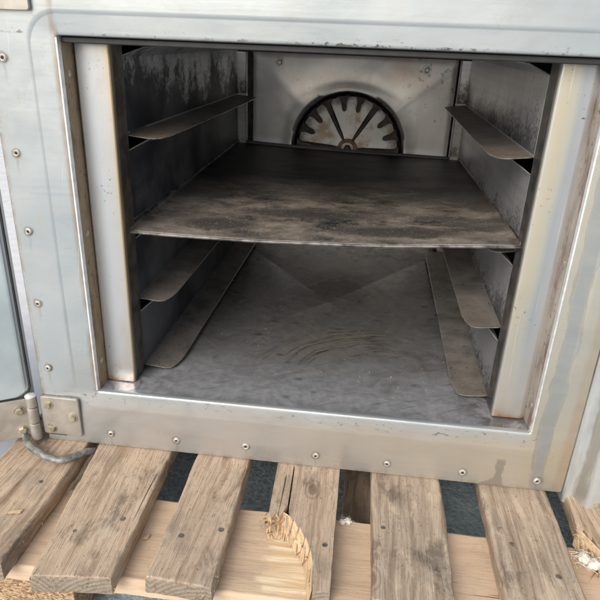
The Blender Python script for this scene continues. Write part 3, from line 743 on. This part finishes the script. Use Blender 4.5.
# ------------------------------------------------------------------ the pallet
PT, BT = -.0762, .021            # top of the deck, board thickness
pallet = thing('pallet', 'weathered wooden pallet with gapped deck boards and one broken board, under the oven', 'pallet', (.33, .30, GZ))
def board(name, outline, z0, z1, mat, seed, rough=.0016, parent=None):
    """A board from an outline (x,y) run round anticlockwise; edges worn, top slightly cupped."""
    pts = []
    for i, p in enumerate(outline):
        q = outline[(i+1) % len(outline)]; d = math.hypot(q[0]-p[0], q[1]-p[1]); n = max(1, int(d/.006 if seed != 4 else d/.003))
        for k in range(n): pts.append((p[0]+(q[0]-p[0])*k/n, p[1]+(q[1]-p[1])*k/n))
    n = len(pts)
    def nz(i, s): x, y = pts[i]; return mnoise.noise((x*22+seed*3.1, y*22, s)) + .6*mnoise.noise((x*90, y*70+seed, s+4))
    nrm = []
    for i in range(n):
        a, b = pts[i-1], pts[(i+1) % n]; t = Vector((b[0]-a[0], b[1]-a[1])); t.normalize(); nrm.append((t.y, -t.x))
    rows = []
    ik = .12 if seed == 4 else 1.
    for inset, zt in ((.001, 0), (0, .12), (0, .55), (0, .88), (.0012, .97), (.003, 1)):
        row = []
        for i in range(n):
            e = -inset*ik*(1+.8*nz(i, 3)) + rough*nz(i, 1+zt)
            row.append((pts[i][0]+nrm[i][0]*e, pts[i][1]+nrm[i][1]*e, z0+(z1-z0)*zt+(.0005*nz(i, 8) if zt > .5 else 0)))
        rows.append(row)
    mb = MB().grid(rows, True); m = len(rows)
    if seed == 4:                      # a notched outline: cut the flat faces into proper triangles
        for base, flip in ((0, True), ((m-1)*n, False)):
            for t in tessellate_polygon([[Vector((mb.v[base+i][0], mb.v[base+i][1], 0)) for i in range(n)]]): mb.f.append(tuple(base+i for i in t))
    else: mb.f.append(tuple(reversed(range(n)))); mb.f.append(tuple((m-1)*n+i for i in range(n)))
    c = Vector((sum(p[0] for p in pts)/n, sum(p[1] for p in pts)/n, (z0+z1)/2))
    mb.v = [tuple(Vector(v)-c) for v in mb.v]
    o = obj(name, mb, mat, parent or pallet, at=c, smooth=55)
    o.color = (GREY.get(seed, .4), 0, 0, 1)
    return o
GREY = {1: .20, 2: .24, 3: .36, 4: .42, 5: .75, 6: .66, 7: .3, 11: 0., 12: .2, 13: .2}
YB = .78
def rect(xa0, xa1, xb0, xb1, y0, y1, jag=0):
    return [(xa0, y0+jag), (xa1, y0-jag), (xb1, y1), (xb0, y1)]
b1 = board('deck_board', rect(-.112, -.020, -.102, -.012, -.190, YB), PT-BT, PT, M_WOOD, 1)
b2 = board('deck_board', [(.013, -.199), (.089, -.191), (.0895, -.186), (.087, 0), (.087, YB), (-.007, YB), (-.007, 0)], PT-BT, PT, M_WOOD, 2)
b3 = board('deck_board', rect(.119, .184, .120, .188, -.186, YB, .002), PT-BT, PT, M_WOOD, 3)
b4 = board('deck_board', [(.277, -.176), (.293, -.175), (.293, 0), (.293, YB), (.218, YB), (.218, 0), (.2205, -.086), (.225, -.094), (.2285, -.083), (.233, -.0905), (.2365, -.080),
    (.2393, -.070), (.2382, -.006), (.2390, -.006), (.2411, -.071), (0.2435, -0.0850), (0.2470, -0.0915), (0.2490, -0.0905), (0.2545, -0.1010), (0.2560, -0.0985), (0.2625, -0.1130), (0.2640, -0.1115), (0.2690, -0.1270), (0.2700, -0.1250), (0.2738, -0.1440), (0.2744, -0.1560)], PT-BT, PT, M_WOOD, 4, .00025)
b5 = board('deck_board', rect(.332, .4085, .327, .420, -.180, YB, .002), PT-BT, PT, M_WOOD, 5)
b6 = board('deck_board', rect(.456, .532, .452, .531, -.172, YB, -.003), PT-BT, PT, M_WOOD, 6)
b7 = board('deck_board', [(.585, -.165), (.640, -.165), (.640, YB), (.553, YB), (.553, -.02), (.551, -.052), (.5545, -.060), (.556, -.055), (.5595, -.072), (.5625, -.066), (.567, -.088), (.572, -.098), (.578, -.118), (.583, -.135)], PT-BT, PT, M_WOOD, 7, .0008)
b8 = board('deck_board', rect(.672, .750, .672, .750, -.180, YB), PT-BT, PT, M_WOOD, 8)
# boards across below the deck, blocks and runners
def cross(x0, x1, y0, y1, seed):
    o = board('cross_board', [(y0, -x1), (y1, -x1), (y1, -x0), (y0, -x0)], PT-2*BT-.0006, PT-BT-.0006, M_PALE if seed != 11 else M_PALEP, seed, .0008)
    # grain of a cross board runs along x: the mesh is written along y and the object is turned
    o.rotation_euler.z = math.pi/2
    o.location = Vector(((x0+x1)/2, (y0+y1)/2, PT-1.5*BT-.0006)) - wpos(pallet)
    return o
cross(-.112, .750, -.172, -.060, 11); cross(-.112, .750, .26, .37, 12); cross(-.112, .750, .67, .78, 13)
for y0, y1 in ((-.170, -.062), (.262, .368), (.672, .778)):
    for x0, x1 in ((-.110, .036), (.275, .400), (.620, .748)):
        bl = MB().box(-(x1-x0)/2, (x1-x0)/2, -(y1-y0)/2, (y1-y0)/2, -.028, .028)
        obj('block', bl, M_CHIP if x0 < 0 else M_PALE, pallet, at=((x0+x1)/2, (y0+y1)/2, PT-2*BT-.0012-.028), bevel=.0015)
for x0, x1 in ((-.105, .02), (.300, .390), (.640, .745)):
    board('bottom_board', rect(x0, x1, x0, x1, -.170, YB), GZ+.0005, PT-2*BT-.0012-.0565, M_WOOD, 20+x0*10)
# fresh split face of the broken boards: a sloping tongue of torn wood
def torn(pts_top, pts_low, seed, parent):
    rows = []
    for t in [k/28 for k in range(29)]:
        row = []
        for (a, b) in zip(pts_top, pts_low):
            p = Vector(a).lerp(Vector(b), t); e = math.sin(math.pi*t)**.5
            j = mnoise.noise((p.x*420+seed, p.y*16, 3)) + .6*mnoise.noise((p.x*150, p.y*30+seed, 7))
            st = mnoise.noise((p.x*260+seed*2, p.y*9, 1)); st = (1 if st > .12 else 0)*.0022
            p.z += (.0026*j + st - .0035*math.sin(math.pi*t))*e; row.append(tuple(p))
        rows.append(row)
    return obj('torn_face', MB().grid(rows), M_FRESH, parent, smooth=20)
def dense(poly, n=16):
    out = []
    for a, b in zip(poly, poly[1:]):
        for k in range(n): out.append(tuple(Vector(a).lerp(Vector(b), k/n)))
    return out+[poly[-1]]
zt, zl = PT-.001, PT-BT-.0001+.0006
def split_edge(top, off, seed, parent):
    # the split side of what is left of a board: a narrow ragged slope down to the cross board
    torn(dense([(x, y, zt) for x, y in top]), dense([(x+dx, y+dy, zl) for (x, y), (dx, dy) in zip(top, off)]), seed, parent)
split_edge([(.2205, -.086), (.225, -.094), (.2285, -.083), (.233, -.0905), (.2365, -.080), (.2435, -.085)], [(-.001, -.008), (-.001, -.009), (.0, -.016), (.001, -.010), (.0, -.020), (-.004, -.018)], 1, b4)
split_edge([(0.2435, -0.085), (0.247, -0.0915), (0.249, -0.0905), (0.2545, -0.101), (0.256, -0.0985), (0.2625, -0.113), (0.264, -0.1115), (0.269, -0.127), (0.27, -0.125), (0.2738, -0.144), (0.2744, -0.156), (0.276, -0.175)], [(-.003, -.014), (-.006, -.010), (-.006, -.009), (-.008, -.008), (-.007, -.007), (-.008, -.006), (-.007, -.005), (-.007, -.004), (-.006, -.004), (-.006, -.002), (-.005, 0), (-.004, .002)], 3, b4)
split_edge([(.551, -.052), (.5545, -.060), (.5595, -.072), (.567, -.088), (.578, -.118), (.585, -.160)], [(-.003, -.008), (-.004, -.008), (-.005, -.007), (-.007, -.005), (-.008, -.004), (-.006, .0)], 5, b7)
def splinters(base, n, spread, ln, seed, parent, fwd=(0, -1)):
    r = random.Random(seed)
    for k in range(n):
        p = Vector(base[k % len(base)])+Vector((r.uniform(-1, 1)*spread, r.uniform(-1, 1)*spread, r.uniform(-.010, .002)))
        d = Vector((fwd[0]+r.uniform(-.7, .7), fwd[1]+r.uniform(-.3, .3), r.uniform(-.1, .5))).normalized()*ln*r.uniform(.4, 1.2)
        w_ = r.uniform(.0004, .0013); s = Vector((-d.y, d.x, 0)).normalized()*w_; q = p+d*.5+Vector((0, 0, r.uniform(-.001, .003)))
        h = Vector((0, 0, w_*.6))
        mb = MB().add([p-s, p+s, p+h, q-s*.8, q+s*.8, q+h, p+d], [(0, 1, 4, 3), (1, 2, 5, 4), (2, 0, 3, 5), (3, 4, 6), (4, 5, 6), (5, 3, 6), (0, 2, 1)])
        obj('splinter', mb, M_FRESH, parent, smooth=0)
splinters([(.2205, -.085, PT-.004), (.226, -.090, PT-.003), (.232, -.088, PT-.002), (.238, -.080, PT-.002), (.224, -.098, PT-.012)], 30, .003, .017, 5, b4)
splinters([(x-.002, y, PT-.008) for x, y in [(0.247, -0.0915), (0.249, -0.0905), (0.2545, -0.101), (0.256, -0.0985), (0.2625, -0.113), (0.264, -0.1115), (0.269, -0.127), (0.27, -0.125), (0.2738, -0.144), (0.2744, -0.156)]], 16, .0015, .011, 31, b4)
splinters([(.551, -.054, PT-.004), (.556, -.060, PT-.004), (.562, -.072, PT-.004), (.552, -.075, PT-.012), (.560, -.096, PT-.010), (.566, -.110, PT-.008)], 30, .004, .017, 7, b7, (-.3, -1))
splinters([(.183, -.180, PT-.006), (.180, -.183, PT-.010), (.184, -.170, PT-.004)], 12, .002, .008, 21, b3)
splinters([(.088, -.186, PT-.006), (.086, -.188, PT-.012)], 7, .0015, .006, 22, b2)
splinters([(-.022, -.150, PT-.008), (-.023, -.175, PT-.006), (-.021, -.120, PT-.010)], 14, .002, .010, 23, b1, (-.1, -1))
# nail heads
nl = MB().lathe([(0, .0010), (.0030, .0008), (.0036, .0001), (.0036, -.002)], 'z', 14)
M_NAIL = simple('nail_head', (.20, .165, .135), .6, .4, .5, 260)
n0 = obj('nail', nl, M_NAIL, b3, at=(.176, -.116, PT-.0006))
for b, x, y in ((b3, .138, -.130), (b5, .343, -.087), (b5, .395, -.135), (b2, .071, -.117), (b2, .030, -.140), (b1, -.041, -.077), (b1, -.075, -.130), (b6, .512, -.125), (b6, .475, -.090), (b4, .284, -.120)):
    copy_part(n0, b, (x, y, PT-.0006)).scale = (random.uniform(.8, 1.05),)*3

# ------------------------------------------------------------------ loose things
def spline(pts, n=8):
    P = [Vector(p) for p in pts]; P = [2*P[0]-P[1]]+P+[2*P[-1]-P[-2]]; out = []
    for i in range(1, len(P)-2):
        for k in range(n):
            t = k/n; a, b, c, d_ = P[i-1:i+3]
            out.append(.5*((2*b)+(c-a)*t+(2*a-5*b+4*c-d_)*t*t+(3*b-a-3*c+d_)*t**3))
    return out+[P[-2]]
cab = MB().tube(spline([(-.094, .020, -.0640), (-.0945, -.008, -.0640), (-.089, -.0195, -.0655), (-.077, -.031, -.0675), (-.056, -.0415, -.0688), (-.036, -.0475, -.0690), (-.0225, -.0400, -.0695), (-.0135, -.0240, -.0730), (-.0098, -.0120, -.0800), (-.0090, .004, -.0905), (-.0090, .02, -.1)]), .0043, 12)
# its far ends run under the door corner and the oven's raised foot
tag(obj('tube', cab, M_PIPE), 'bent grey tube looping over the left pallet board below the hinge', 'tube')

def tuft(name, c, size, n, seed, label):
    r = random.Random(seed); mb = MB()
    for k in range(4):                                   # matted lumps
        q = Vector(c)+Vector((r.gauss(0, size*.32), r.gauss(0, size*.28), size*.16)); sx = size*r.uniform(.28, .5); rows = []
        for i in range(13):
            th = math.pi*(i+.01)/12.02; row = []
            for t in range(22):
                f = 2*math.pi*t/22; d = Vector((math.sin(th)*math.cos(f), math.sin(th)*math.sin(f), math.cos(th)*.62))
                row.append(tuple(q+d*sx*(1+.55*mnoise.noise(d*1.7+Vector((k*3, seed, 0)))+.25*mnoise.noise(d*5+Vector((k, 0, seed))))))
            rows.append(row)
        mb.grid(rows, True)
    for k in range(n):                                   # loose fibres
        p = Vector(c)+Vector((r.gauss(0, size*.4), r.gauss(0, size*.35), size*r.uniform(.05, .4)))
        a = r.uniform(0, 6.28); pts = []
        for j in range(7):
            a += r.uniform(-.6, .6); p = p+Vector((math.cos(a), math.sin(a), r.uniform(-.4, .4)))*size*.10; p.z = max(p.z, c[2]+.0004); pts.append(tuple(p))
        mb.tube(pts, size*.014, 4)
    return tag(obj(name, mb, M_FLUFF, smooth=80), label, 'fluff')
tuft('fluff', (.5475, -.092, PT-.010), .015, 60, 4, 'large white tuft of fluff caught in the splintered board end at the right')
tuft('fluff', (.3035, -.064, PT-BT+.0012), .0075, 40, 5, 'small white tuft of fluff in the gap beside the broken deck board')
def flake(name, c, lx, ly, rot, seed, label, mat):
    r = random.Random(seed); n = 12; pts = []
    for k in range(n):
        a = 2*math.pi*k/n; q = .75+.5*r.random(); x, y = lx*q*math.cos(a), ly*q*math.sin(a)
        pts.append((c[0]+x*math.cos(rot)-y*math.sin(rot), c[1]+x*math.sin(rot)+y*math.cos(rot)))
    return tag(obj(name, MB().prism(pts, c[2], c[2]+.0022), mat, bevel=.0005), label, 'wood chip')
flake('wood_chip', (-.043, -.127, PT+.0004), .008, .0028, .3, 1, 'pale flake of wood lying on the leftmost deck board', M_FRESH)
flake('wood_chip', (.096, -.120, PT-BT+.0006), .004, .0022, .9, 2, 'tiny wood chip on the pale cross board beside the second deck board', M_FRESH)
